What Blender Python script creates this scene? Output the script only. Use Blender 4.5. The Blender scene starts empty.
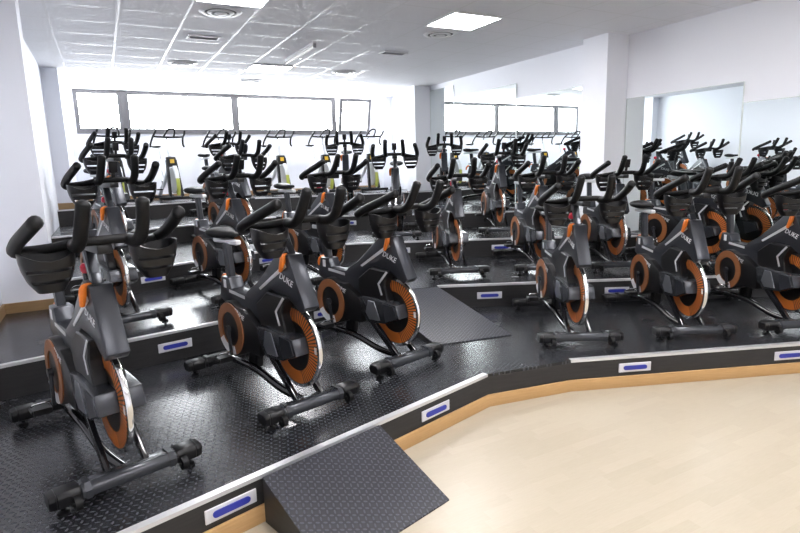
import bpy, bmesh, math, random
from mathutils import Vector, Matrix
random.seed(7)
S = bpy.context.scene
COL = S.collection
R = math.radians
EYE = 1.63
CEIL = 3.197

# ------------------------------------------------------------------ materials
def mat(name, col, rough=.5, metal=0., spec=.5, emit=None, est=0., coat=0.):
    m = bpy.data.materials.new(name); m.use_nodes = True
    b = m.node_tree.nodes['Principled BSDF']
    b.inputs['Base Color'].default_value = (*col, 1)
    b.inputs['Roughness'].default_value = rough
    b.inputs['Metallic'].default_value = metal
    b.inputs['Specular IOR Level'].default_value = spec
    b.inputs['Coat Weight'].default_value = coat
    if emit:
        b.inputs['Emission Color'].default_value = (*emit, 1)
        b.inputs['Emission Strength'].default_value = est
    return m

class NT:
    """small helper for wiring nodes"""
    def __init__(s, m): s.t = m.node_tree; s.b = s.t.nodes['Principled BSDF']
    def n(s, typ, **k):
        x = s.t.nodes.new(typ)
        for a, v in k.items(): setattr(x, a, v)
        return x
    def l(s, a, b): s.t.links.new(a, b)
    def m(s, op, a, b=None, c=None):
        x = s.n('ShaderNodeMath', operation=op)
        for i, v in enumerate((a, b, c)):
            if v is None: continue
            if isinstance(v, (int, float)): x.inputs[i].default_value = v
            else: s.l(v, x.inputs[i])
        return x.outputs[0]
    def mix(s, f, a, b):
        x = s.n('ShaderNodeMix', data_type='RGBA')
        if isinstance(f, (int, float)): x.inputs[0].default_value = f
        else: s.l(f, x.inputs[0])
        for i, v in ((6, a), (7, b)):
            if isinstance(v, tuple): x.inputs[i].default_value = (*v, 1)
            else: s.l(v, x.inputs[i])
        return x.outputs[2]
    def coord(s):
        tc = s.n('ShaderNodeTexCoord'); sp = s.n('ShaderNodeSeparateXYZ')
        s.l(tc.outputs['Object'], sp.inputs[0]); return tc.outputs['Object'], sp.outputs
    def noise(s, vec, scale, detail=3, sc=None):
        if sc:
            mp = s.n('ShaderNodeMapping'); mp.inputs['Scale'].default_value = sc; s.l(vec, mp.inputs[0]); vec = mp.outputs[0]
        x = s.n('ShaderNodeTexNoise'); x.inputs['Scale'].default_value = scale; x.inputs['Detail'].default_value = detail
        s.l(vec, x.inputs['Vector']); return x.outputs['Fac']
    def bump(s, h, strength=1., dist=.002):
        x = s.n('ShaderNodeBump'); x.inputs['Strength'].default_value = strength; x.inputs['Distance'].default_value = dist
        s.l(h, x.inputs['Height']); s.l(x.outputs[0], s.b.inputs['Normal'])

M = {}
def wallpaint(name, col):
    m = mat(name, col, .65, 0, .3); w = NT(m); v, _ = w.coord()
    f = w.noise(v, 1.3, 4)
    w.l(w.mix(f, tuple(c * .97 for c in col), col), w.b.inputs['Base Color'])
    w.bump(w.noise(v, 90, 2), .12, .002)
    return m
M['wall'] = wallpaint('painted_wall', (.85, .87, .93))
M['wall_white'] = wallpaint('painted_wall_white', (.87, .88, .925))

def maple():
    m = mat('maple_floor', (.6, .5, .3), .32, 0, .45); w = NT(m); v, o = w.coord()
    # boards run in x, 0.08 wide, staggered
    row = w.m('FLOOR', w.m('DIVIDE', o[1], .065))
    off = w.m('MULTIPLY', w.m('FRACT', w.m('MULTIPLY', row, .377)), .9)
    cell = w.m('FLOOR', w.m('DIVIDE', w.m('ADD', o[0], off), .38))
    cmb = w.n('ShaderNodeCombineXYZ'); w.l(row, cmb.inputs[0]); w.l(cell, cmb.inputs[1])
    wn = w.n('ShaderNodeTexWhiteNoise', noise_dimensions='3D'); w.l(cmb.outputs[0], wn.inputs['Vector'])
    g = w.noise(v, 14, 4, (1, 9, 1))
    big = w.noise(v, 1.1, 3)
    t = w.m('ADD', w.m('MULTIPLY', wn.outputs['Value'], .26), w.m('ADD', w.m('MULTIPLY', g, .42), w.m('MULTIPLY', big, .42)))
    w.l(w.mix(t, (.375, .320, .235), (.485, .43, .335)), w.b.inputs['Base Color'])
    w.bump(g, .08, .001)
    return m
M['maple'] = maple()

def wood(name, a, b):
    m = mat(name, a, .4, 0, .4); w = NT(m); v, _ = w.coord()
    w.l(w.mix(w.noise(v, 9, 5, (1, 1, 14)), a, b), w.b.inputs['Base Color']); return m
M['oak'] = wood('varnished_wood', (.40, .235, .095), (.54, .335, .15))
M['oak_dark'] = wood('brown_wood', (.26, .16, .075), (.36, .23, .11))

def plate(name, col, rough, a=R(15), pitch=.030, rib=.44, thick=.20, dist=.010):
    m = mat(name, col, rough, 0, .5); w = NT(m); v, o = w.coord()
    mp = w.n('ShaderNodeMapping'); mp.inputs['Rotation'].default_value = (0, 0, a)
    mp.inputs['Scale'].default_value = (1 / pitch,) * 3; w.l(v, mp.inputs[0])
    sp = w.n('ShaderNodeSeparateXYZ'); w.l(mp.outputs[0], sp.inputs[0])
    fx, fy = w.m('FLOOR', sp.outputs[0]), w.m('FLOOR', sp.outputs[1])
    px = w.m('SUBTRACT', w.m('SUBTRACT', sp.outputs[0], fx), .5); py = w.m('SUBTRACT', w.m('SUBTRACT', sp.outputs[1], fy), .5)
    par = w.m('FLOORED_MODULO', w.m('ADD', fx, fy), 2.)
    u = w.m('ADD', px, py); d = w.m('SUBTRACT', px, py)
    ma = w.n('ShaderNodeMix'); w.l(par, ma.inputs[0]); w.l(u, ma.inputs[2]); w.l(d, ma.inputs[3])
    mb = w.n('ShaderNodeMix'); w.l(par, mb.inputs[0]); w.l(d, mb.inputs[2]); w.l(u, mb.inputs[3])
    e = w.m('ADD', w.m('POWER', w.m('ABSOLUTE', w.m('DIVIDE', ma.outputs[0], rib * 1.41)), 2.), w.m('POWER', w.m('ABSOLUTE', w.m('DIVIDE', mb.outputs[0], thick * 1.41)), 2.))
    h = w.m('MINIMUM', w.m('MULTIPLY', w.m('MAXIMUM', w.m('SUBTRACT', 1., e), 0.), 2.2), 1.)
    w.bump(h, 1., dist)
    n = w.noise(v, 3.5, 4)
    base = w.mix(n, tuple(c * .75 for c in col), tuple(c * 1.3 for c in col))
    w.l(w.mix(h, base, tuple(c * 3.2 + .008 for c in col)), w.b.inputs['Base Color'])  # stud tops coloured lighter: window and lamp glints painted into the base colour
    w.l(w.m('ADD', w.m('MULTIPLY', n, .18), rough - .09), w.b.inputs['Roughness'])
    return m
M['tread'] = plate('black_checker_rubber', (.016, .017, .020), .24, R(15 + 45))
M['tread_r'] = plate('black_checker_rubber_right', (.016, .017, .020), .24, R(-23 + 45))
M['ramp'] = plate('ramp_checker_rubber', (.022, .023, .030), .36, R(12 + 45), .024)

def riser():
    m = mat('black_laminate', (.02, .02, .021), .42, 0, .4); w = NT(m); v, _ = w.coord()
    w.l(w.mix(w.noise(v, 6, 5, (1, 1, 12)), (.012, .012, .013), (.034, .033, .033)), w.b.inputs['Base Color']); return m
M['riser'] = riser()

def ceiling():
    m = mat('ceiling_tiles', (.74, .73, .77), .75, 0, .25); w = NT(m); v, o = w.coord()
    def line(c, start, p):
        f = w.m('FRACT', w.m('DIVIDE', w.m('SUBTRACT', c, start), p))
        f = w.m('ABSOLUTE', w.m('SUBTRACT', f, .5))
        return w.m('GREATER_THAN', f, .5 - .5 * .024 / p)
    g = w.m('MAXIMUM', line(o[0], .317, .614), line(o[1], 6.238, .586))
    sp = w.noise(v, 60, 3)
    tile = w.mix(sp, (.84, .84, .87), (.91, .91, .94))
    w.l(w.mix(g, tile, (.80, .80, .82)), w.b.inputs['Base Color'])
    w.l(w.m('SUBTRACT', .8, w.m('MULTIPLY', g, .45)), w.b.inputs['Roughness'])
    w.bump(sp, .15, .001)
    return m
M['ceil'] = ceiling()
M['alu'] = mat('brushed_aluminium', (.66, .66, .68), .38, .6)
M['winframe'] = mat('grey_window_frame', (.13, .125, .13), .5, .1)
M['white'] = mat('white_plastic', (.82, .82, .83), .45)
M['led'] = mat('light_diffuser', (.9, .9, .9), .5, emit=(1., .98, 1.), est=24.)
M['tube'] = mat('tube_diffuser', (.9, .9, .88), .5, emit=(1., .95, .92), est=.08)
M['ventgrey'] = mat('vent_grey', (.33, .33, .35), .5)
M['ventdark'] = mat('vent_dark', (.06, .06, .065), .6)
M['plate'] = mat('step_plate', (.66, .66, .69), .38, .25)
M['blue'] = mat('blue_lens', (.025, .035, .28), .3, emit=(.03, .04, .4), est=.03)
M['mirror'] = mat('mirror_glass', (.90, .945, .93), 0., 1.)
M['mirror_edge'] = mat('mirror_edge', (.75, .80, .78), .2)
def glass():
    m = bpy.data.materials.new('window_glass'); m.use_nodes = True; t = m.node_tree; t.nodes.clear()
    o = t.nodes.new('ShaderNodeOutputMaterial'); mx = t.nodes.new('ShaderNodeMixShader')
    a = t.nodes.new('ShaderNodeBsdfTransparent'); b = t.nodes.new('ShaderNodeBsdfGlossy'); b.inputs['Roughness'].default_value = 0.
    f = t.nodes.new('ShaderNodeFresnel'); f.inputs[0].default_value = 1.45
    g = t.nodes.new('ShaderNodeNewGeometry'); q = t.nodes.new('ShaderNodeMath'); q.operation = 'MULTIPLY'; iv = t.nodes.new('ShaderNodeMath'); iv.operation = 'SUBTRACT'; iv.inputs[0].default_value = 1.
    t.links.new(g.outputs['Backfacing'], iv.inputs[1]); t.links.new(f.outputs[0], q.inputs[0]); t.links.new(iv.outputs[0], q.inputs[1]); t.links.new(q.outputs[0], mx.inputs[0]); t.links.new(a.outputs[0], mx.inputs[1]); t.links.new(b.outputs[0], mx.inputs[2]); t.links.new(mx.outputs[0], o.inputs[0])
    return m
M['glass'] = glass()
# bike
M['frame'] = mat('charcoal_frame', (.034, .037, .045), .29, .40, .5)
M['frame2'] = mat('grey_housing', (.040, .043, .050), .27, .45, .5)
M['panel'] = mat('silver_grey_panel', (.17, .18, .20), .30, .6)
M['black'] = mat('black_plastic', (.005, .005, .006), .36, 0, .38)
M['gloss'] = mat('gloss_black', (.010, .010, .012), .12, 0, .6)
M['rubber'] = mat('black_rubber', (.005, .005, .0055), .5, 0, .24)
M['silver'] = mat('silver_paint', (.66, .67, .69), .35, .4)
M['chrome'] = mat('chrome', (.80, .80, .80), .14, 1.)
M['orange'] = mat('orange_plastic', (.78, .20, .02), .4)
M['guard'] = mat('copper_orange', (.27, .10, .035), .4, .1)
M['red'] = mat('red_knob', (.55, .015, .045), .35)
M['letter'] = mat('white_lettering', (.72, .73, .75), .5)
M['sticker'] = mat('white_sticker', (.75, .76, .78), .5)
M['steel'] = mat('dark_steel', (.045, .048, .055), .3, .6)
M['yellow'] = mat('yellow_badge', (.75, .47, .03), .4)
M['lime'] = mat('lime_cover', (.42, .46, .09), .4)
M['oldwhite'] = mat('white_frame', (.70, .72, .74), .4, .1)
M['oldgrey'] = mat('grey_flywheel', (.35, .35, .33), .3, .6)
def wheelring():
    m = mat('orange_flywheel_ring', (.62, .19, .03), .38); w = NT(m); v, o = w.coord()
    dy, dz = w.m('ADD', o[1], .425), w.m('SUBTRACT', o[2], .39)
    ang = w.m('ARCTAN2', dz, dy)
    saw = w.m('FRACT', w.m('MULTIPLY', ang, 64 / (2 * math.pi)))
    slot = w.m('LESS_THAN', saw, .42)
    top = w.m('GREATER_THAN', w.m('SUBTRACT', w.m('MULTIPLY', dz, .55), dy), -.04)
    w.l(w.mix(w.m('MULTIPLY', slot, top), (.52, .14, .022), (.015, .012, .012)), w.b.inputs['Base Color'])
    return m
M['wheelring'] = wheelring()

# ------------------------------------------------------------------ mesh helper
class MB:
    def __init__(s): s.b = bmesh.new()
    def box(s, c, d, rot=None, taper=None):
        vs = []
        for i in (-1, 1):
            for j in (-1, 1):
                for k in (-1, 1):
                    t = taper if (taper and k > 0) else (1, 1)
                    p = Vector((i * d[0] / 2 * t[0], j * d[1] / 2 * t[1], k * d[2] / 2))
                    if rot is not None: p = rot @ p
                    vs.append(s.b.verts.new(p + Vector(c)))
        for f in ((0, 1, 3, 2), (4, 6, 7, 5), (0, 4, 5, 1), (2, 3, 7, 6), (0, 2, 6, 4), (1, 5, 7, 3)):
            s.b.faces.new([vs[i] for i in f])
        return s
    def bar(s, a, b, w, h, w2=None, h2=None):
        """a flat bar between two points"""
        a, b = Vector(a), Vector(b); z = (b - a).normalized()
        x = Vector((0, 1, 0)); x = (x - z * x.dot(z)).normalized() if abs(z.y) < .9 else Vector((1, 0, 0)); y = z.cross(x)
        w2, h2 = w2 or w, h2 or h; r = []
        for p, ww, hh in ((a, w, h), (b, w2, h2)):
            r.append([s.b.verts.new(p + x * i * ww / 2 + y * j * hh / 2) for i, j in ((-1, -1), (1, -1), (1, 1), (-1, 1))])
        for i in range(4): s.b.faces.new((r[0][i], r[0][(i + 1) % 4], r[1][(i + 1) % 4], r[1][i]))
        s.b.faces.new(r[0][::-1]); s.b.faces.new(r[1]); return s
    def prism(s, pts, l0, l1, axis=1, q=None):
        """pts in (s,z) (axis 1) or (x,y) (axis 2), swept from l0 to l1"""
        f = (lambda p, l: (p[0], l, p[1])) if axis == 1 else (lambda p, l: (p[0], p[1], l))
        A = [s.b.verts.new(f(p, l0)) for p in pts]; B = [s.b.verts.new(f(p, l1)) for p in (q or pts)]
        n = len(pts)
        for i in range(n): s.b.faces.new((A[i], A[(i + 1) % n], B[(i + 1) % n], B[i]))
        s.b.faces.new(A[::-1]); s.b.faces.new(B); return s
    def tube(s, path, r, seg=8, sub=4, cap=True, rads=None):
        P = [Vector(p) for p in path]
        if sub > 1 and len(P) > 2:
            Q = []; RR = []
            for i in range(len(P) - 1):
                p0, p1, p2, p3 = P[max(i - 1, 0)], P[i], P[i + 1], P[min(i + 2, len(P) - 1)]
                for k in range(sub):
                    t = k / sub
                    Q.append(.5 * ((2 * p1) + (p2 - p0) * t + (2 * p0 - 5 * p1 + 4 * p2 - p3) * t * t + (3 * p1 - p0 - 3 * p2 + p3) * t ** 3))
                    RR.append((rads[i] * (1 - t) + rads[i + 1] * t) if rads else r)
            Q.append(P[-1]); RR.append(rads[-1] if rads else r)
        else: Q, RR = P, (rads or [r] * len(P))
        rings = []; nrm = None
        for i, p in enumerate(Q):
            t = (Q[min(i + 1, len(Q) - 1)] - Q[max(i - 1, 0)]).normalized()
            if nrm is None: nrm = t.orthogonal().normalized()
            nrm = (nrm - t * nrm.dot(t)).normalized(); bi = t.cross(nrm)
            rings.append([s.b.verts.new(p + (nrm * math.cos(2 * math.pi * k / seg) + bi * math.sin(2 * math.pi * k / seg)) * RR[i]) for k in range(seg)])
        for a, b in zip(rings, rings[1:]):
            for k in range(seg): s.b.faces.new((a[k], a[(k + 1) % seg], b[(k + 1) % seg], b[k]))
        if cap:
            for rg, p, d in ((rings[0], Q[0], Q[0] - Q[1]), (rings[-1], Q[-1], Q[-1] - Q[-2])):
                rr = (rg[0].co - p).length; d = d.normalized()
                inn = [s.b.verts.new(p + (v.co - p) * .6 + d * rr * .38) for v in rg]
                for k in range(seg): s.b.faces.new((rg[k], rg[(k + 1) % seg], inn[(k + 1) % seg], inn[k]))
                s.b.faces.new(inn)
        return s
    def lathe(s, c, prof, seg=32, axis='l', a0=0., a1=2 * math.pi):
        """closed profile of (radius, offset) turned about an axis through c; axis l = sideways, z = up"""
        full = abs(a1 - a0 - 2 * math.pi) < 1e-6
        n = seg if full else seg + 1; rings = []
        for i in range(n):
            a = a0 + (a1 - a0) * i / seg; ca, sa = math.cos(a), math.sin(a)
            rings.append([s.b.verts.new((c[0] + r * ca, c[1] + o, c[2] + r * sa) if axis == 'l' else (c[0] + r * ca, c[1] + r * sa, c[2] + o)) for r, o in prof])
        k = len(prof)
        for i in range(n if full else n - 1):
            A, B = rings[i], rings[(i + 1) % n]
            for j in range(k):
                q = (A[j], A[(j + 1) % k], B[(j + 1) % k], B[j])
                s.b.faces.new(q)
        if not full: s.b.faces.new(rings[0]); s.b.faces.new(rings[-1][::-1])
        return s
    def disc(s, c, r, l0, l1, seg=32, axis='l'):
        e = 1e-4
        return s.lathe(c, [(e, l0), (r, l0), (r, l1), (e, l1)], seg, axis)
    def loft(s, rings, cap=True):
        V = [[s.b.verts.new(p) for p in r] for r in rings]; n = len(rings[0])
        for a, b in zip(V, V[1:]):
            for k in range(n): s.b.faces.new((a[k], a[(k + 1) % n], b[(k + 1) % n], b[k]))
        if cap: s.b.faces.new(V[0][::-1]); s.b.faces.new(V[-1])
        return s
    def bevel(s, w, seg=2, ang=R(25)):
        s.b.normal_update()
        es = [e for e in s.b.edges if len(e.link_faces) == 2 and e.calc_face_angle(0) > ang]
        bmesh.ops.bevel(s.b, geom=es, offset=w, segments=seg, affect='EDGES', clamp_overlap=True, profile=.6)
        return s
    def mesh(s, name, m, bike=False, smooth=R(35)):
        if bike:
            for v in s.b.verts: a, l, z = v.co; v.co = (-l, -(a + .55), z)
        bmesh.ops.recalc_face_normals(s.b, faces=s.b.faces[:])
        me = bpy.data.meshes.new(name); s.b.to_mesh(me); s.b.free()
        for p in me.polygons: p.use_smooth = True
        me.set_sharp_from_angle(angle=smooth)
        me.materials.append(m); return me

def link(name, me, parent=None, loc=None):
    o = bpy.data.objects.new(name, me); COL.objects.link(o)
    if parent: o.parent = parent
    if loc: o.location = loc
    return o
def tag(o, label, cat, group=None):
    o['label'] = label; o['category'] = cat
    if group: o['group'] = group
    return o
def thing(name, label, cat, loc=(0, 0, 0), rz=0., group=None):
    o = bpy.data.objects.new(name, None); COL.objects.link(o); o.location = loc; o.rotation_euler = (0, 0, rz); o.empty_display_size = .1
    return tag(o, label, cat, group)
def part(name, mb, m, parent, bike=False, smooth=R(35)): return link(name, mb.mesh(name, M[m], bike, smooth), parent)
def struct(name, mb, m):
    o = link(name, mb.mesh(name, M[m])); o['kind'] = 'structure'; return o
def dup(root, without=()):
    r = root.copy(); COL.objects.link(r)
    for ch in root.children:
        if ch.name.split('.')[0] in without: continue
        c = ch.copy(); COL.objects.link(c); c.parent = r
        for g in ch.children:
            d = g.copy(); COL.objects.link(d); d.parent = c
    return r
def text_mesh(txt, size, depth, origin, xdir, ydir, shear=.0):
    """flat lettering as a mesh: origin and directions in bike (s,l,z) space"""
    cu = bpy.data.curves.new('lettering', 'FONT'); cu.body = txt; cu.size = size; cu.extrude = depth; cu.shear = shear; cu.align_x = 'LEFT'; cu.resolution_u = 2
    ob = bpy.data.objects.new('lettering_source', cu); COL.objects.link(ob)
    dg = bpy.context.evaluated_depsgraph_get(); me = bpy.data.meshes.new_from_object(ob.evaluated_get(dg))
    bpy.data.objects.remove(ob); bpy.data.curves.remove(cu)
    x, y = Vector(xdir).normalized(), Vector(ydir).normalized(); z = x.cross(y); o = Vector(origin)
    mb = MB(); mb.b.from_mesh(me); bpy.data.meshes.remove(me)
    for v in mb.b.verts: v.co = o + x * v.co.x + y * v.co.y + z * v.co.z
    return mb

# ------------------------------------------------------------------ room shell
def slab(x0, x1, y0, y1, z0, z1, mb=None): return (mb or MB()).box(((x0 + x1) / 2, (y0 + y1) / 2, (z0 + z1) / 2), (x1 - x0, y1 - y0, z1 - z0))
XR, YB, YF = 6.08, 11.95, -3.2
XB = 5.95
struct('floor', slab(-1.1, XR + .2, YF - .2, 4.2, -.12, 0), 'maple')
struct('ceiling', slab(-1.1, XR + .2, YF - .2, YB + .3, CEIL, CEIL + .15), 'ceil')
w = slab(-1.1, -.88, YF, 5.80, 0, CEIL); slab(-1.1, -.475, 5.80, 6.1, 0, CEIL, w); slab(-1.1, -.615, 6.1, 9.8, 0, CEIL, w); slab(-1.1, -.40, 9.8, YB, 0, CEIL, w)
struct('wall_left', w, 'wall')
w = slab(XR, XR + .2, YF, 5.3, 0, CEIL); slab(XB, XR + .2, 5.3, YB, 0, CEIL, w)
struct('wall_right', w, 'wall_white')
struct('wall_front', slab(-1.1, XR + .2, YF - .2, YF, 0, CEIL), 'wall')
WX0, WX1, WZ0, WZ1 = -.30, 5.60, EYE + .80, CEIL
w = slab(-1.1, XR + .2, YB, YB + .13, 0, WZ0); slab(-1.1, WX0, YB, YB + .13, WZ0, CEIL, w); slab(WX1, XR + .2, YB, YB + .13, WZ0, CEIL, w)
struct('wall_back', w, 'wall_white')
struct('pillar_right', slab(5.71, XR, 5.15, 5.56, 0, CEIL), 'wall_white')
struct('pillar_back', slab(5.59, XB, 9.80, 10.18, 0, CEIL), 'wall_white')
struct('pillar_corner', slab(5.70, XB, 11.5, YB, 0, CEIL), 'wall_white')

# windows in the back wall
def window(i, x0, x1, tilt=0., fw=.07):
    f = MB(); d = .06; z0, z1 = WZ0, WZ1
    W, H = x1 - x0, z1 - z0
    for c, s in (((0, 0, fw / 2), (W, d, fw)), ((0, 0, H - fw / 2), (W, d, fw)), ((-W / 2 + fw / 2, 0, H / 2), (fw, d, H - 2 * fw)), ((W / 2 - fw / 2, 0, H / 2), (fw, d, H - 2 * fw))): f.box(c, s)
    o = struct(f'window_{i}', f, 'winframe'); o.location = ((x0 + x1) / 2, YB + .05, z0); o.rotation_euler = (tilt, 0, 0)
    p = link('pane', MB().box((0, 0, H / 2), (W - 2 * fw, .006, H - 2 * fw)).mesh('pane', M['glass']), o)
    return o
window(1, WX0, .49, R(0), .07); window(2, .54, 2.58); window(3, 2.58, 4.76); window(4, 4.84, WX1, R(14), .065)
m_ = slab(.49, .54, YB + .0, YB + .1, WZ0, WZ1); slab(4.76, 4.80, YB + .02, YB + .1, WZ0, WZ1, m_)
struct('trim_1', m_, 'winframe')
struct('trim_2', slab(WX0, WX1, YB - .03, YB + .1, WZ0 - .03, WZ0), 'winframe')

# ------------------------------------------------------------------ stage
Z = [0, .23, .46, .69, .92, 1.15]
XL = -1.0
EDGE = [None,
    [(XL, 2.005), (2.18, 2.896), (2.834, 2.796), (4.548, 2.15), (XR, 1.565)],
    [(XL, 4.10), (.71, 4.45), (2.05, 4.72), (2.87, 4.564), (4.32, 3.88), (XR, 3.0)],
    [(XL, 5.80), (.17, 6.05), (1.2, 6.42), (2.2, 6.75), (3.98, 5.92), (5.07, 5.34), (XR, 4.70)],
    [(XL, 7.70), (.39, 8.02), (1.17, 8.25), (2.4, 8.60), (3.17, 8.02), (3.78, 7.62), (XR, 6.45)],
    [(XL, 9.40), (1.2, 10.0), (2.4, 10.3), (3.4, 9.98), (XR, 9.45)],
    [(XL, YB), (XR, YB)]]
SPLIT = [None, 2.5, 2.45, 2.3, 2.4, 2.4]
def cut(e, a, b):
    """the stretch of an edge between x = a and x = b"""
    def y(x):
        for p, q in zip(e, e[1:]):
            if p[0] - 1e-6 <= x <= q[0] + 1e-6: return p[1] + (q[1] - p[1]) * (x - p[0]) / (q[0] - p[0])
    return [(a, y(a))] + [p for p in e if a + 1e-4 < p[0] < b - 1e-4] + [(b, y(b))]
for t in range(1, 6):
    # tread: two sheets of checker rubber meeting at the bend; riser: black board below
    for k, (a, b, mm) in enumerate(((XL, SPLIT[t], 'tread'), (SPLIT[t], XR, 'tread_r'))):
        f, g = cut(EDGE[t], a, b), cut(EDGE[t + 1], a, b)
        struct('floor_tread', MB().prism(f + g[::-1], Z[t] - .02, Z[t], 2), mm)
    f, g = cut(EDGE[t], XL, XR), cut(EDGE[t + 1], XL, XR)
    struct('floor_riser', MB().prism(f + g[::-1], 0 if t == 1 else Z[t - 1] - .03, Z[t] - .02, 2), 'riser')
def strip(e, w, z0, z1, out=.0):
    """a band along the front of an edge: out = how far it stands proud, w = how deep it reaches back"""
    mb = MB(); F, B = [], []
    for i, p in enumerate(e):
        ds = []
        if i: ds.append(Vector((p[0] - e[i - 1][0], p[1] - e[i - 1][1])).normalized())
        if i < len(e) - 1: ds.append(Vector((e[i + 1][0] - p[0], e[i + 1][1] - p[1])).normalized())
        d = sum(ds, Vector((0, 0))).normalized(); n = Vector((d.y, -d.x))
        F.append((p[0] + n.x * out, p[1] + n.y * out)); B.append((p[0] - n.x * w, p[1] - n.y * w))
    return mb.prism(F + B[::-1], z0, z1, 2)
def yat(t, x): return cut(EDGE[t], x, XR)[0][1]
nos = [(1, XL, 2.17), (1, 2.84, XR), (2, XL, 2.10), (2, 2.83, XR), (3, -.47, 2.15), (3, 2.25, XR), (4, -.61, 2.35), (4, 2.45, XR), (5, -.63, 2.35), (5, 2.45, XR)]
for t, a, b in nos:
    struct('trim_nosing', strip(cut(EDGE[t], a, b), .035, Z[t] - .016, Z[t] + .004, .006), 'alu')
struct('baseboard_stage', strip(EDGE[1], -.001, 0, .085, .022).bevel(.006, 2), 'oak')
b_ = slab(-.88, -.862, 4.2, 5.80, .46, .55); slab(-.862, -.475, 5.782, 5.80, .46, .55, b_); slab(-.615, -.597, 6.1, 9.8, .69, .78, b_); slab(-.615, -.40, 9.78, 9.8, 1.15, 1.24, b_); slab(-.40, -.38, 9.78, YB, 1.15, 1.24, b_)
struct('baseboard_left', b_, 'oak_dark')
struct('baseboard_back', slab(-.38, 5.7, YB - .02, YB, 1.15, 1.235), 'oak_dark')
struct('baseboard_front', slab(-.88, XR, YF, YF + .02, 0, .09), 'oak')

# ------------------------------------------------------------------ mirrors on the right wall, each panel a step higher
TY = [1.565, 3.0, 4.70, 6.45, 9.45]
def mirror(label, y0, y1, ztop):
    """a panel whose foot steps up with the stage behind which it stands"""
    t = thing('wall_mirror', label, 'mirror', (XR if y0 < 5.3 else XB, (y0 + y1) / 2, ztop), 0, 'wall mirrors in steps')
    ym = (y0 + y1) / 2
    def base(y): return [0, .23, .46, .69, .92, 1.15][sum(1 for q in TY if q <= y + 1e-6)] + .012
    ys = [y0] + [q for q in TY if y0 < q < y1] + [y1]
    low = []
    for a, b in zip(ys, ys[1:]):
        z = base(a); low += [(a - ym + (.012 if a != y0 else 0) * 0, z - ztop), (b - ym - (.02 if b != y1 else 0), z - ztop)]
    poly = low + [(y1 - ym, 0), (y0 - ym, 0)]
    g = MB(); A = [g.b.verts.new((-.010, y, z)) for y, z in poly]; B = [g.b.verts.new((-.002, y, z)) for y, z in poly]; n = len(poly)
    for i in range(n): g.b.faces.new((A[i], A[(i + 1) % n], B[(i + 1) % n], B[i]))
    g.b.faces.new(A[::-1]); g.b.faces.new(B)
    part('glass_panel', g, 'mirror', t)
    e = MB(); e.box((-.0075, 0, .003), (.013, y1 - y0, .006))
    for s, y in ((-1, y0), (1, y1)):
        zb = base(y0 if s < 0 else y1 - .03) - ztop
        e.box((-.0075, y - ym + s * .003, zb / 2), (.013, .006, -zb))
    part('edge_strip', e, 'mirror_edge', t)
mirror('tall wall mirror whose left edge meets the pillar beside the far corner', 8.95, 9.78, EYE + 1.47)
mirror('wall mirror between the two white pillars, middle one of the stepped tops', 7.165, 8.935, EYE + 1.25)
mirror('wall mirror touching the far side of the big white pillar', 5.58, 7.15, EYE + 1.02)
mirror('green-tinted wall mirror just right of the big white pillar', 3.645, 5.13, EYE + .785)
mirror('lowest-topped wall mirror, right of the bright vertical mirror joint', .6, 3.63, EYE + .57)

# ------------------------------------------------------------------ step lights in the risers
def riser_point(t, x):
    for p, q in zip(EDGE[t], EDGE[t][1:]):
        if p[0] <= x <= q[0]:
            u = (x - p[0]) / (q[0] - p[0]); return (x, p[1] + u * (q[1] - p[1])), math.atan2(q[1] - p[1], q[0] - p[0])
sl = thing('step_light', '', 'step light')
part('face_plate', MB().box((0, -.004, 0), (.25, .008, .068)).bevel(.003, 1), 'plate', sl)
pl = [(.075 * sx + .016 * math.cos(a), .016 * math.sin(a)) for sx, a0 in ((1, -90), (-1, 90)) for a in [R(a0 + k * 30) for k in range(7)]]
part('lens', MB().prism(pl, -.014, -.006), 'blue', sl)
ROWS = [None, 'lowest riser', 'second riser', 'third riser', 'fourth riser']
def sl_label(t, k):
    if t == 1: return ['silver step light with blue lens on lowest riser, between left wall and ramp', 'silver step light with blue lens on lowest riser, just right of the floor ramp',
                       'silver step light with blue lens on lowest right riser, below its first bike', 'silver step light with blue lens on lowest right riser, nearest the right wall'][k]
    where = ['left wing beside the wall', 'left wing nearer the middle', 'right wing nearer the middle', 'right wing nearer the mirrors'][k]
    return f'silver step light with blue lens, {ROWS[t]}, {where}'
first = True
for t in (1, 2, 3, 4):
    for k, x in enumerate((.36, 1.67, 3.30, 4.47)):
        (px, py), a = riser_point(t, x)
        o = sl if first else dup(sl); first = False
        o.location = (px, py, Z[t] - (.085 if t == 1 else .112)); o.rotation_euler = (0, 0, a)
        tag(o, sl_label(t, k), 'step light', 'step lights in the stage risers')

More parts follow.
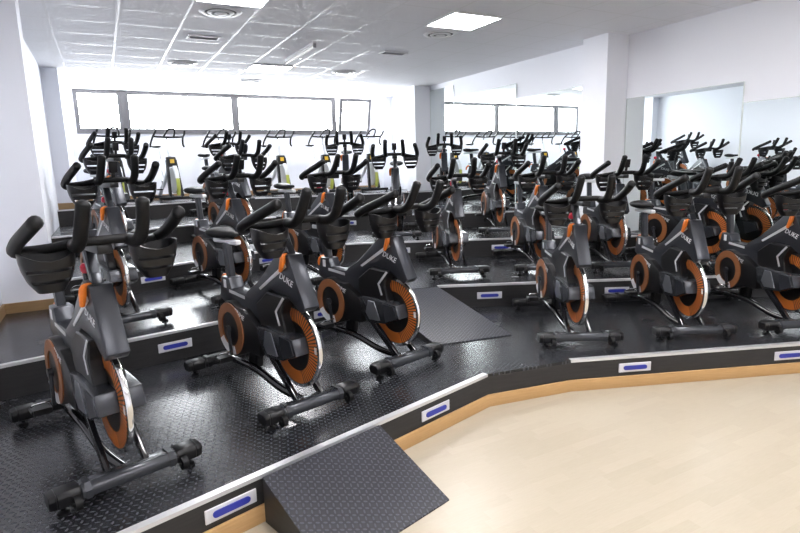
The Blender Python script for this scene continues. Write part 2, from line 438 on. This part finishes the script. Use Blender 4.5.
# ------------------------------------------------------------------ ramps
def ramp(label, top, foot, z0, z1):
    cx, cy = sum(p[0] for p in top + foot) / 4, sum(p[1] for p in top + foot) / 4
    t = thing('wedge_ramp', label, 'ramp', (cx, cy, z0))
    (a, b), (d, c) = [[(p[0] - cx, p[1] - cy) for p in q] for q in (top, foot)]
    h = z1 - z0 - .006; th = .014
    u = Vector((c[0] - b[0], c[1] - b[1])).normalized() * .004
    body = MB(); n = lambda p, z: body.b.verts.new((p[0], p[1], z))
    A0, B0, C0, D0, A1, B1 = n(a, 0), n(b, 0), n(c, 0), n(d, 0), n(a, h), n(b, h)
    for f in ((A0, B0, C0, D0), (A0, A1, B1, B0), (A1, D0, C0, B1), (A0, D0, A1), (B0, B1, C0)): body.b.faces.new(f)
    part('wedge_body', body, 'riser', t)
    sh = MB(); P = []
    for p, z in ((a, h), (b, h), (c, .001), (d, .001)): P.append((sh.b.verts.new((p[0], p[1], z)), sh.b.verts.new((p[0], p[1], z + .007))))
    lo, hi = [p[0] for p in P], [p[1] for p in P]
    sh.b.faces.new(lo); sh.b.faces.new(hi[::-1])
    for i in range(4): sh.b.faces.new((lo[i], lo[(i + 1) % 4], hi[(i + 1) % 4], hi[i]))
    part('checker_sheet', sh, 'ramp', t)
e1 = [riser_point(1, x)[0] for x in (.505, 1.205)]
dn = Vector((e1[1][1] - e1[0][1], -(e1[1][0] - e1[0][0]))).normalized()
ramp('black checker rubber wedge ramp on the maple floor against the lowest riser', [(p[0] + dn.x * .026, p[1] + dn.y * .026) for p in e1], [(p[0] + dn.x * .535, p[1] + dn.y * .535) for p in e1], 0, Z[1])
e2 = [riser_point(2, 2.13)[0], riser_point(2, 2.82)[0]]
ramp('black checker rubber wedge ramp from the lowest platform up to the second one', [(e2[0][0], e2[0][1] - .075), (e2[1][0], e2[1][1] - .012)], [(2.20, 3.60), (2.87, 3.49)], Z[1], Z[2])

# ------------------------------------------------------------------ the spin bike (built in s = forward, l = rider's right, z = up)
def build_bike():
    t = thing('spin_bike', '', 'exercise bike')
    B = lambda name, mb, m, par=t, sm=R(35): part(name, mb, m, par, True, sm)
    # main frame: seat beam, dip, rising cowl
    fr = [(-.08, .935), (-.20, .935), (-.47, .715), (-.62, .635), (-.81, .635), (-.84, .71), (-.95, .71), (-.99, .56), (-.82, .485), (-.66, .455), (-.58, .37), (-.44, .285), (-.34, .285),
          (-.38, .44), (-.45, .52), (-.455, .60), (-.31, .70), (-.12, .69), (.02, .615), (.065, .65), (-.03, .83)]
    B('frame', MB().prism(fr, -.05, .05).bevel(.011, 2), 'frame')
    up = [(-.12, .945), (-.20, .945), (-.47, .728), (-.61, .652), (-.62, .630), (-.46, .692), (-.17, .915)]
    B('top_rail', MB().prism(up, -.042, .042).bevel(.006, 1), 'black')
    for sd in (1, -1):
        st = [(-.43, .700), (-.415, .690), (-.10, .865), (-.115, .885)]
        B('frame_stripe', MB().prism(st, sd * .0495, sd * .0535), 'silver')
        lm = text_mesh('DUKE', .054, .001, (-.185, .053, .795) if sd > 0 else (-.035, -.053, .745), (1, 0, -.30) if sd > 0 else (-1, 0, .30), (.30, 0, 1), .2)
        B('frame_lettering', lm, 'letter')
        B('rear_stripe', MB().prism([(-.63, .597), (-.63, .617), (-.84, .632), (-.84, .612)], sd * .0495, sd * .0525), 'silver')
    # dark inner panel with the bent silver stripe
    ip = B('inner_panel', MB().prism([(-.445, .605), (-.31, .695), (-.10, .69), (-.155, .585), (-.115, .465), (-.40, .455), (-.44, .52)], -.072, .072).bevel(.008, 1), 'black')
    for sd in (1, -1):
        B('stripe', MB().prism([(-.128, .690), (-.110, .684), (-.203, .590), (-.172, .515), (-.188, .510), (-.222, .592)], sd * .0715, sd * .0745), 'silver', ip)
    # housing around the wheel hub
    hs = [(-.41, .475), (-.30, .485), (-.10, .475), (-.01, .468), (.025, .375), (-.13, .315), (-.30, .295), (-.39, .36)]
    hu = B('flywheel_housing', MB().prism(hs, -.102, .102).bevel(.014, 2), 'frame2')
    for sd in (1, -1):
        B('side_panel', MB().prism([(-.30, .465), (-.23, .465), (-.17, .335), (-.20, .330), (-.29, .325), (-.33, .37)], sd * .101, sd * .106).bevel(.002, 1), 'panel', hu)
        B('front_panel', MB().prism([(-.145, .463), (-.03, .457), (.005, .380), (-.115, .332)], sd * .101, sd * .105), 'frame', hu)
    # flywheel
    c = (-.125, 0, .39)
    fw = B('flywheel', MB().disc(c, .238, -.010, .010, 48), 'black')
    B('outer_rim', MB().lathe(c, [(.230, -.0125), (.247, -.0125), (.250, -.008), (.250, .008), (.247, .0125), (.230, .0125)], 56), 'chrome', fw)
    for sd in (1, -1):
        o = [sd * .0102, sd * .0135]
        B('orange_ring', MB().lathe(c, [(.150, o[0]), (.226, o[0]), (.226, o[1]), (.150, o[1])], 56), 'wheelring', fw)
    B('rim_sticker', MB().prism([(.080, .385), (.100, .385), (.098, .425), (.078, .425)], .0136, .0146), 'sticker', fw)
    # brake pad carrier over the wheel
    # head column and post
    hc = MB().bar((-.155, 0, .975), (.035, 0, .625), .050, .046, .046, .040).bevel(.012, 2)
    B('head_column', hc, 'frame')
    hp = MB().bar((-.145, 0, .95), (-.215, 0, 1.085), .050, .045).bevel(.008, 1)
    B('handlebar_post', hp, 'steel')
    sl_ = MB().box((-.10, 0, 1.100), (.30, .062, .040)).bevel(.010, 2)
    B('handlebar_slide', sl_, 'black')
    lv = MB().tube([(-.135, .020, .925), (-.115, .058, .925), (-.115, .066, .895), (-.140, .068, .840)], .014, 8, 3, True, [.013, .016, .017, .011])
    B('brake_lever', lv, 'orange')
    kn = MB().tube([(-.255, 0, .92), (-.27, 0, .965)], .013, 10, 1)
    kb = B('resistance_knob', kn, 'black')
    B('knob_cap', MB().lathe((-.275, 0, .985), [(1e-4, -.022), (.020, -.022), (.027, -.008), (.027, .010), (.018, .022), (1e-4, .024)], 16, 'z'), 'red', kb)
    # handlebar
    hb = MB()
    half = [(-.145, .268, 1.107), (-.11, .240, 1.108), (-.04, .175, 1.118), (.025, .10, 1.135), (.04, 0, 1.138)]
    hb.tube(half + [(p[0], -p[1], p[2]) for p in half[-2::-1]], .0205, 10, 3)
    hbar = B('handlebar', hb, 'rubber', sm=R(60))
    for sd in (1, -1):
        B('grip', MB().tube([(-.165, sd * .266, 1.098), (-.135, sd * .286, 1.112), (-.03, sd * .288, 1.152), (.10, sd * .274, 1.200), (.205, sd * .258, 1.243)], .0265, 12, 3), 'rubber', hbar, R(60))
        B('grip', MB().tube([(.02, sd * .106, 1.128), (.095, sd * .112, 1.128), (.155, sd * .114, 1.158), (.195, sd * .112, 1.215), (.235, sd * .106, 1.300)], .0265, 12, 3), 'rubber', hbar, R(60))
    # bottle holders: tapered buckets with two slots in the front
    def bucket(sd):
        g = MB(); nu, vs = 24, [0, .26, .36, .56, .66, .84, 1.]
        grid = []
        for v in vs:
            ra = .046 + .052 * v ** .7 + .008 * math.sin(v * 3); rb = .040 + .034 * v ** .6; row = []
            for u in range(nu):
                a = 2 * math.pi * u / nu; ca, sa = math.cos(a), math.sin(a)
                f = lambda x: math.copysign(abs(x) ** .75, x)
                zz = .952 + .146 * v - (.020 * v * v * max(0, ca) * (1 - sa * sa) if v > .8 else 0) + (.014 * abs(sa) if v == 1. else 0)
                row.append(g.b.verts.new((.015 + rb * f(ca), sd * .205 + ra * f(sa), zz)))
            grid.append(row)
        for i in range(len(vs) - 1):
            for u in range(nu):
                ca = math.cos(2 * math.pi * (u + .5) / nu)
                if i in (1, 3) and (ca > .55 or ca < -.2): continue
                g.b.faces.new((grid[i][u], grid[i][(u + 1) % nu], grid[i + 1][(u + 1) % nu], grid[i + 1][u]))
        g.b.faces.new(grid[0][::-1])
        bmesh.ops.recalc_face_normals(g.b, faces=g.b.faces[:])
        bmesh.ops.solidify(g.b, geom=g.b.faces[:], thickness=.006)
        return g
    for sd in (1, -1): B('bottle_holder', bucket(sd), 'black', sm=R(50))
    # console on a stalk
    co = MB().bar((.03, 0, 1.135), (.05, 0, 1.200), .026, .016)
    cs = B('console', co.box((.060, 0, 1.232), (.020, .060, .085), Matrix.Rotation(R(14), 3, 'Y')).bevel(.006, 2), 'black')
    B('screen', MB().box((.0480, 0, 1.232), (.003, .046, .056), Matrix.Rotation(R(14), 3, 'Y')), 'gloss', cs)
    # saddle
    sp = B('seat_post', MB().bar((-.895, 0, .66), (-.93, 0, .93), .046, .060).bevel(.008, 1), 'steel')
    B('adjusting_lever', MB().tube([(-.955, 0, .70), (-1.00, 0, .70), (-1.03, .0, .665), (-1.035, 0, .63)], .013, 8, 3, True, [.012, .015, .016, .012]), 'orange', sp)
    B('post_sticker', MB().box((-.895, .052, .665), (.036, .002, .055)), 'sticker', sp)
    B('seat_slide', MB().bar((-1.09, 0, .945), (-.76, 0, .945), .046, .034).bevel(.008, 1), 'silver')
    rings = []
    for s_, wd, zt, zb in ((-1.075, .050, 1.012, .985), (-1.06, .088, 1.030, .975), (-1.02, .100, 1.036, .965), (-.97, .090, 1.028, .962), (-.92, .062, 1.020, .965), (-.86, .036, 1.018, .972), (-.80, .026, 1.016, .978), (-.775, .015, 1.005, .985)):
        rings.append([(s_, wd * math.cos(a), (zt + zb) / 2 + (zt - zb) / 2 * math.copysign(abs(math.sin(a)) ** .7, math.sin(a))) for a in [2 * math.pi * k / 14 for k in range(14)]])
    B('saddle', MB().loft(rings), 'rubber', sm=R(60))
    # belt guard with its copper ring on the drive side
    cc = (-.765, 0, .385)
    arc = [(cc[0] + .186 * math.cos(R(a)), cc[2] + .186 * math.sin(R(a))) for a in range(60, 301, 15)]
    gd = B('belt_guard', MB().prism(arc + [(-.54, .270), (-.40, .275), (-.38, .43), (-.46, .485), (-.58, .545)], -.096, .096).bevel(.010, 2), 'black')
    for sd in (1, -1):
        o = (sd * .0962, sd * .104)
        P = lambda a, b: [(a, o[0]), (b, o[0]), (b, o[1]), (a, o[1])]
        B('guard_ring', MB().lathe((cc[0], 0, cc[2]), P(.114, .174), 40), 'guard', gd)
        o = (sd * .1042, sd * .107)
        B('guard_emblem', MB().lathe((cc[0], 0, cc[2]), P(.116, .172), 12, 'l', R(212), R(292)), 'sticker', gd)
        lm = text_mesh('XTRIME', .048, .001, (-.735, .0915, .520) if sd > 0 else (-.53, -.0915, .462), (1, 0, -.30) if sd > 0 else (-1, 0, .30), (.30, 0, 1), .25)
        for v in lm.b.verts: v.co.y += sd * .007
        B('guard_lettering', lm, 'letter', gd)
        k = -1 if sd > 0 else 1
        e0 = Vector((cc[0], sd * .118, cc[2])); e1_ = Vector((cc[0] + .05 * -k, sd * .128, cc[2] + .165 * k))
        cr = B('crank_arm', MB().bar(e0, e1_, .018, .030, .016, .024).bevel(.004, 1).disc((e0.x, sd * .118, e0.z), .024, -.012, .012, 16), 'steel')
        pd = MB().box((e1_.x, sd * .190, e1_.z), (.085, .095, .022)).bevel(.006, 1)
        for q in (-1, 1): pd.box((e1_.x + q * .046, sd * .190, e1_.z), (.012, .080, .030))
        ped = B('pedal', pd, 'black')
        B('toe_cage', MB().tube([(e1_.x - .02, sd * .150, e1_.z + .012), (e1_.x + .06, sd * .155, e1_.z + .050), (e1_.x + .075, sd * .190, e1_.z + .055), (e1_.x + .06, sd * .225, e1_.z + .050), (e1_.x - .02, sd * .230, e1_.z + .012)], .005, 6, 3), 'chrome', ped)
        B('front_leg', MB().bar((-.285, sd * .078, .31), (-.015, sd * .082, .095), .026, .052, .026, .044).bevel(.007, 2), 'gloss')
    B('frame_tube', MB().tube([(-1.12, 0, .085), (-1.00, .03, .120), (-.80, .045, .145), (-.62, .045, .148), (-.50, .04, .135), (-.25, .03, .085), (-.02, .0, .075)], .024, 12, 4), 'gloss', sm=R(60))
    B('hub_support', MB().bar((-.60, 0, .36), (-.64, 0, .14), .06, .10).bevel(.01, 1), 'black')
    # stabilisers
    def foot_bar(s0, hl, name, front):
        b = MB().prism([(s0 - .048, .052), (s0 + .048, .052), (s0 + .050, .085), (s0 + .030, .112), (s0 - .030, .112), (s0 - .050, .085)], -hl + .12, hl - .12).bevel(.006, 1)
        for q in (-1, 1): b.prism([(s0 - .052, .050), (s0 + .052, .050), (s0 + .054, .086), (s0 + .032, .117), (s0 - .032, .117), (s0 - .054, .086)], q * (hl - .16), q * (hl - .135))
        o = B(name, b, 'frame2' if front else 'black')
        for q in (-1, 1):
            A = [(s0 - .044, .044), (s0 + .044, .044), (s0 + .050, .090), (s0 + .036, .112), (s0 - .036, .112), (s0 - .050, .090)]
            E2 = [(s0 - .034, .044), (s0 + .034, .044), (s0 + .047, .086), (s0 + .034, .106), (s0 - .034, .106), (s0 - .047, .086)]
            B('end_cap', MB().prism(A, q * (hl - .121), q * (hl - .03)).prism(A, q * (hl - .031), q * hl, 1, E2).bevel(.004, 1), 'black', o)
            B('leveling_foot', MB().lathe((s0, q * (hl - .055), 0), [(1e-4, 0), (.026, 0), (.026, .012), (.010, .018), (.010, .050), (1e-4, .050)], 16, 'z'), 'black', o)
            if front:
                B('transport_wheel', MB().disc((s0 + .058, q * (hl - .10), .052), .032, -.014, .014, 18).disc((s0 + .058, q * (hl - .10), .052), .010, -.022, .022, 10), 'rubber', o)
        return o
    foot_bar(0, .325, 'front_stabilizer', True); foot_bar(-1.13, .275, 'rear_stabilizer', False)
    return t

def stand(o, fx, fy, deg, tier):
    a = R(deg); o.location = (fx - .55 * math.sin(a), fy + .55 * math.cos(a), Z[tier]); o.rotation_euler = (0, 0, a)
BIKES = [
 (-.03, 2.63, 15.5, 1, 'spin bike nearest the camera, lowest platform, beside left wall'),
 (.94, 2.93, 15, 1, 'spin bike on the lowest platform just behind the floor ramp'),
 (1.78, 3.29, 15, 1, 'spin bike on lowest platform, just left of the upper ramp'),
 (3.13, 2.99, -27, 1, 'front-row spin bike, first one right of the upper ramp'),
 (4.00, 2.64, -26, 1, 'front-row spin bike, middle of three right of the upper ramp'),
 (4.83, 2.30, -23, 1, 'front-row spin bike cut by the right picture edge'),
 (.07, 4.67, 13, 2, 'second-row spin bike, directly behind the one nearest the camera'),
 (1.06, 5.00, 14, 2, 'second-row spin bike left of the ramps, middle one of three'),
 (2.05, 5.25, 14, 2, 'second-row spin bike just left of the upper ramp top'),
 (3.25, 4.82, -20, 2, 'second-row spin bike just right of the upper ramp top'),
 (4.10, 4.45, -23, 2, 'second-row spin bike, second one right of the upper ramp'),
 (4.83, 4.08, -25, 2, 'second-row spin bike before the big white pillar'),
 (5.70, 3.55, -5, 2, 'second-row spin bike closest to the green-tinted mirror'),
 (.15, 6.55, 13, 3, 'third-row spin bike in the column along left wall'),
 (1.55, 6.95, 14, 3, 'third-row spin bike, second from the left wall'),
 (3.35, 6.42, -29, 3, 'third-row spin bike facing the camera, left of back pillar'),
 (4.72, 5.95, -25, 3, 'third-row spin bike between the back and big white pillars'),
 (.20, 8.38, 12, 4, 'fourth-row spin bike, rearmost black one along left wall'),
 (1.75, 8.80, 12, 4, 'fourth-row spin bike under the tall window mullion'),
 (3.44, 8.28, -24, 4, 'fourth-row spin bike under the tilted window, facing the camera'),
 (5.15, 8.05, -30, 4, 'fourth-row spin bike right in front of the back pillar'),
]
bike = build_bike()
for i, (x, y, a, t, lab) in enumerate(BIKES):
    o = bike if i == 1 else dup(bike, ('console',) if i in (0, 2, 3, 4, 5, 9, 10) else ())
    stand(o, x, y, a, t)
    # bars set lower on these bikes
    drop = {4: -.03, 9: .065, 10: .065, 11: .085, 12: .14, 16: .05, 20: .07, 15: .03, 19: .03}.get(i, 0)
    for ch in o.children:
        if ch.name.split('.')[0] in ('handlebar', 'bottle_holder', 'console', 'handlebar_slide', 'handlebar_post'): ch.location.z = -drop
    tag(o, 'black and orange ' + lab, 'exercise bike', 'black and orange spin bikes')

# ------------------------------------------------------------------ the older bikes on the top platform
def build_old():
    t = thing('older_spin_bike', '', 'exercise bike')
    B = lambda name, mb, m, par=t, sm=R(35): part(name, mb, m, par, True, sm)
    for s0, hl, nm in ((0, .30, 'front_stabilizer'), (-1.0, .27, 'rear_stabilizer')):
        o = B(nm, MB().bar((s0, -hl, .055), (s0, hl, .055), .06, .05).bevel(.008, 1), 'black')
        for q in (-1, 1): B('leveling_foot', MB().lathe((s0, q * (hl - .03), 0), [(1e-4, 0), (.024, 0), (.024, .012), (.009, .016), (.009, .04), (1e-4, .04)], 12, 'z'), 'black', o)
    for sd in (1, -1):
        B('base_rail', MB().bar((0, sd * .09, .07), (-1.0, sd * .05, .07), .03, .03), 'black')
        B('fork_blade', MB().bar((-.02, sd * .105, .08), (-.14, sd * .070, .72), .045, .060, .042, .055).bevel(.004, 1), 'black')
        cr = B('crank_arm', MB().bar((-.52, sd * .075, .36), (-.52 + sd * .06, sd * .085, .36 - sd * .155), .016, .028), 'chrome')
        B('pedal', MB().box((-.52 + sd * .06, sd * .145, .36 - sd * .155), (.085, .09, .024)).bevel(.005, 1), 'black')
    B('flywheel', MB().disc((-.10, 0, .36), .225, -.016, .016, 36), 'oldgrey')
    B('wheel_cover', MB().prism([(.10, .10), (.145, .24), (.135, .40), (.10, .40), (.105, .24), (.07, .13)], -.030, .030).bevel(.008, 1), 'lime')
    B('frame', MB().tube([(-.16, 0, .80), (-.34, 0, .58), (-.55, 0, .37), (-.80, 0, .22), (-.97, 0, .08)], .036, 10, 3), 'oldwhite', sm=R(60))
    B('seat_tube', MB().bar((-.54, 0, .37), (-.74, 0, .74), .05, .06).bevel(.01, 1), 'oldwhite')
    bd = B('front_shroud', MB().prism([(-.085, .600), (-.095, .735), (-.13, .775), (-.19, .775), (-.19, .600)], -.080, .080).bevel(.018, 2), 'black')
    B('badge', MB().prism([(-.078, .665), (-.084, .665), (-.092, .735), (-.086, .735)], -.036, .036), 'yellow', bd)
    B('front_cover', MB().prism([(.125, .40), (.10, .52), (.02, .62), (-.03, .60), (.06, .50), (.09, .40)], -.034, .034).bevel(.006, 1), 'oldwhite')
    B('head_tube', MB().bar((-.16, 0, .70), (-.22, 0, .96), .05, .05).bevel(.008, 1), 'oldwhite')
    B('stem', MB().tube([(-.215, 0, .94), (-.25, 0, 1.09), (-.16, 0, 1.12)], .016, 10, 3), 'chrome')
    hb = MB()
    hb.tube([(-.16, -.255, 1.125), (-.15, -.1, 1.115), (-.15, .1, 1.115), (-.16, .255, 1.125)], .0165, 8, 3)
    for sd in (1, -1):
        hb.tube([(-.02, sd * .245, 1.215), (-.10, sd * .255, 1.16), (-.20, sd * .26, 1.10), (-.27, sd * .28, 1.00), (-.25, sd * .29, .955)], .0175, 8, 3)
    hb.tube([(-.15, -.085, 1.115), (-.05, -.075, 1.18), (.03, -.04, 1.24), (.04, .04, 1.24), (-.05, .075, 1.18), (-.15, .085, 1.115)], .0155, 8, 4)
    B('handlebar', hb, 'rubber', sm=R(60))
    B('seat_post', MB().tube([(-.72, 0, .70), (-.80, 0, .95)], .017, 10, 1), 'chrome')
    rings = []
    for s_, wd, zt, zb in ((-.95, .05, 1.0, .975), (-.92, .085, 1.02, .96), (-.86, .085, 1.02, .955), (-.80, .05, 1.012, .96), (-.72, .025, 1.008, .968), (-.69, .014, .998, .975)):
        rings.append([(s_, wd * math.cos(a), (zt + zb) / 2 + (zt - zb) / 2 * math.sin(a)) for a in [2 * math.pi * k / 12 for k in range(12)]])
    B('saddle', MB().loft(rings), 'black', sm=R(60))
    B('brake_knob', MB().tube([(-.27, 0, .70), (-.23, 0, .735)], .018, 10, 1), 'red')
    return t
old = build_old()
OLD = [(.27, 10.35, 10, 'rearmost in the column along the left wall'), (1.15, 10.55, 12, 'alone against the white wall, second from the left wall'),
       (2.05, 10.65, 12, 'just left of the tall window mullion'), (3.12, 10.55, 8, 'under the middle of the wide window pane'),
       (3.98, 10.45, 4, 'under the gap beside the tilted window'), (4.92, 10.35, 0, 'beside the white corner pillar')]
for i, (x, y, a, lab) in enumerate(OLD):
    o = old if i == 0 else dup(old)
    stand(o, x, y, a, 5)
    tag(o, 'older yellow-badged bike with thin bars, ' + lab, 'exercise bike', 'older bikes along the back windows')

# ------------------------------------------------------------------ ceiling fittings
led = thing('ceiling_light', '', 'ceiling light')
fr_ = MB()
for s_ in (-1, 1): fr_.box((s_ * .300, 0, -.004), (.014, .59, .016)); fr_.box((0, s_ * .286, -.004), (.614, .014, .016))
part('frame', fr_, 'white', led)
part('diffuser', MB().box((0, 0, -.004), (.586, .558, .008)), 'led', led)
LED = [(3.694, 5.36, 'square white light panel in the right half of the ceiling'), (1.238, 5.36, 'square white light panel cut by the top edge of the picture'),
       (2.466, 8.87, 'square white light panel in the ceiling nearest the windows'),
       (1.238, 1.84, 'square white light panel in the ceiling above the camera, left one'), (3.694, 1.84, 'square white light panel in the ceiling above the camera, right one'),
       (1.238, -1.09, 'square white light panel in the ceiling behind the camera, left one'), (3.694, -1.09, 'square white light panel in the ceiling behind the camera, right one')]
for i, (x, y, lab) in enumerate(LED):
    o = led if i == 0 else dup(led); o.location = (x, y, CEIL - .004); tag(o, lab, 'ceiling light', 'square ceiling light panels')
vent = thing('round_vent', '', 'ceiling vent')
for nm, r0, r1, zz in (('outer_ring', .150, .205, -.012), ('middle_ring', .085, .130, -.022), ('centre_cone', .0005, .062, -.030)):
    part(nm, MB().lathe((0, 0, 0), [(r0, zz + .012), (r0 + .006, zz), (r1 - .018, zz), (r1, zz + .012)], 32, 'z'), 'white', vent)
part('throat', MB().disc((0, 0, 0), .19, -.004, 0, 32, 'z'), 'ventdark', vent)
RV = [(1.22, 5.97, 'round white air vent next to the light panel at the top edge'), (3.79, 5.98, 'round white air vent behind the right ceiling light panel'),
      (3.70, 8.80, 'round white air vent near the tilted window'), (1.21, 8.83, 'round white air vent nearest the left end of the windows')]
for i, (x, y, lab) in enumerate(RV):
    o = vent if i == 0 else dup(vent); o.location = (x, y, CEIL); tag(o, lab, 'ceiling vent', 'round ceiling vents')
gr = thing('slot_vent', '', 'ceiling vent')
f_ = MB()
for s_ in (-1, 1): f_.box((s_ * .172, 0, -.006), (.026, .17, .012)); f_.box((0, s_ * .074, -.006), (.32, .022, .012))
part('frame', f_, 'white', gr)
part('grille', MB().box((0, 0, -.003), (.32, .126, .004)), 'ventgrey', gr)
for k in range(4): part('slat', MB().box((0, -.045 + .03 * k, -.008), (.318, .016, .004), Matrix.Rotation(R(25), 3, 'X')), 'ventgrey', gr)
for i, (x, y, lab) in enumerate([(1.235, 7.13, 'rectangular slot vent between the two round vents on the left'), (3.765, 7.16, 'rectangular slot vent between the two round vents on the right'), (2.47, 10.1, 'rectangular slot vent in the ceiling right before the windows')]):
    o = gr if i == 0 else dup(gr); o.location = (x, y, CEIL); tag(o, lab, 'ceiling vent', 'slot vents in the ceiling')
bt = thing('batten_light', 'long white tube light fixed along the ceiling in the middle', 'ceiling light', (2.52, 7.5, CEIL))
part('housing', MB().box((0, 0, -.020), (.055, 1.22, .040)).bevel(.006, 1), 'white', bt)
part('tube', MB().tube([(0, -.585, -.055), (0, .585, -.055)], .014, 12, 1), 'tube', bt)
for s_ in (-1, 1): part('end_socket', MB().box((0, s_ * .600, -.045), (.035, .022, .050)), 'ventgrey', bt)
dt = thing('smoke_detector', 'small white box fixed high on the back wall, left of the windows', 'detector', (-.352, YB, EYE + 1.40))
part('body', MB().box((0, -.015, 0), (.055, .03, .055)).bevel(.006, 1), 'white', dt)

# ------------------------------------------------------------------ light, camera
wd = bpy.data.worlds.new('overcast_sky'); S.world = wd; wd.use_nodes = True
bg = wd.node_tree.nodes['Background']; bg.inputs[0].default_value = (.93, .97, 1., 1); bg.inputs[1].default_value = 14.
pt = bpy.data.lights.new('window_portal', 'AREA'); pt.shape = 'RECTANGLE'; pt.size = WX1 - WX0; pt.size_y = WZ1 - WZ0; pt.cycles.is_portal = True
po = bpy.data.objects.new('window_portal', pt); COL.objects.link(po); po.location = ((WX0 + WX1) / 2, YB + .125, (WZ0 + WZ1) / 2); po.rotation_euler = (R(-90), 0, 0)

cam = bpy.data.cameras.new('camera'); co_ = bpy.data.objects.new('camera', cam); COL.objects.link(co_)
cam.sensor_width = 36; cam.lens = 553.7 * 36 / 800; cam.clip_start = .02
yaw, pit, rol = .485, .177, -.028
fwd = Vector((math.sin(yaw) * math.cos(pit), math.cos(yaw) * math.cos(pit), -math.sin(pit)))
rt = Vector((math.cos(yaw), -math.sin(yaw), 0)); upv = rt.cross(fwd)
r2 = rt * math.cos(rol) + upv * math.sin(rol); u2 = -rt * math.sin(rol) + upv * math.cos(rol)
mx = Matrix((r2, u2, -fwd)).transposed().to_4x4(); mx.translation = (0, 0, EYE); co_.matrix_world = mx
S.camera = co_
S.view_settings.view_transform = 'Standard'; S.view_settings.look = 'None'; S.view_settings.exposure = 1.36; S.view_settings.gamma = 1.; S.view_settings.use_curve_mapping = False
S.cycles.use_denoising = True
S.cycles.max_bounces = 10; S.cycles.diffuse_bounces = 5; S.cycles.glossy_bounces = 5; S.cycles.transparent_max_bounces = 12
S.cycles.sample_clamp_indirect = 8.
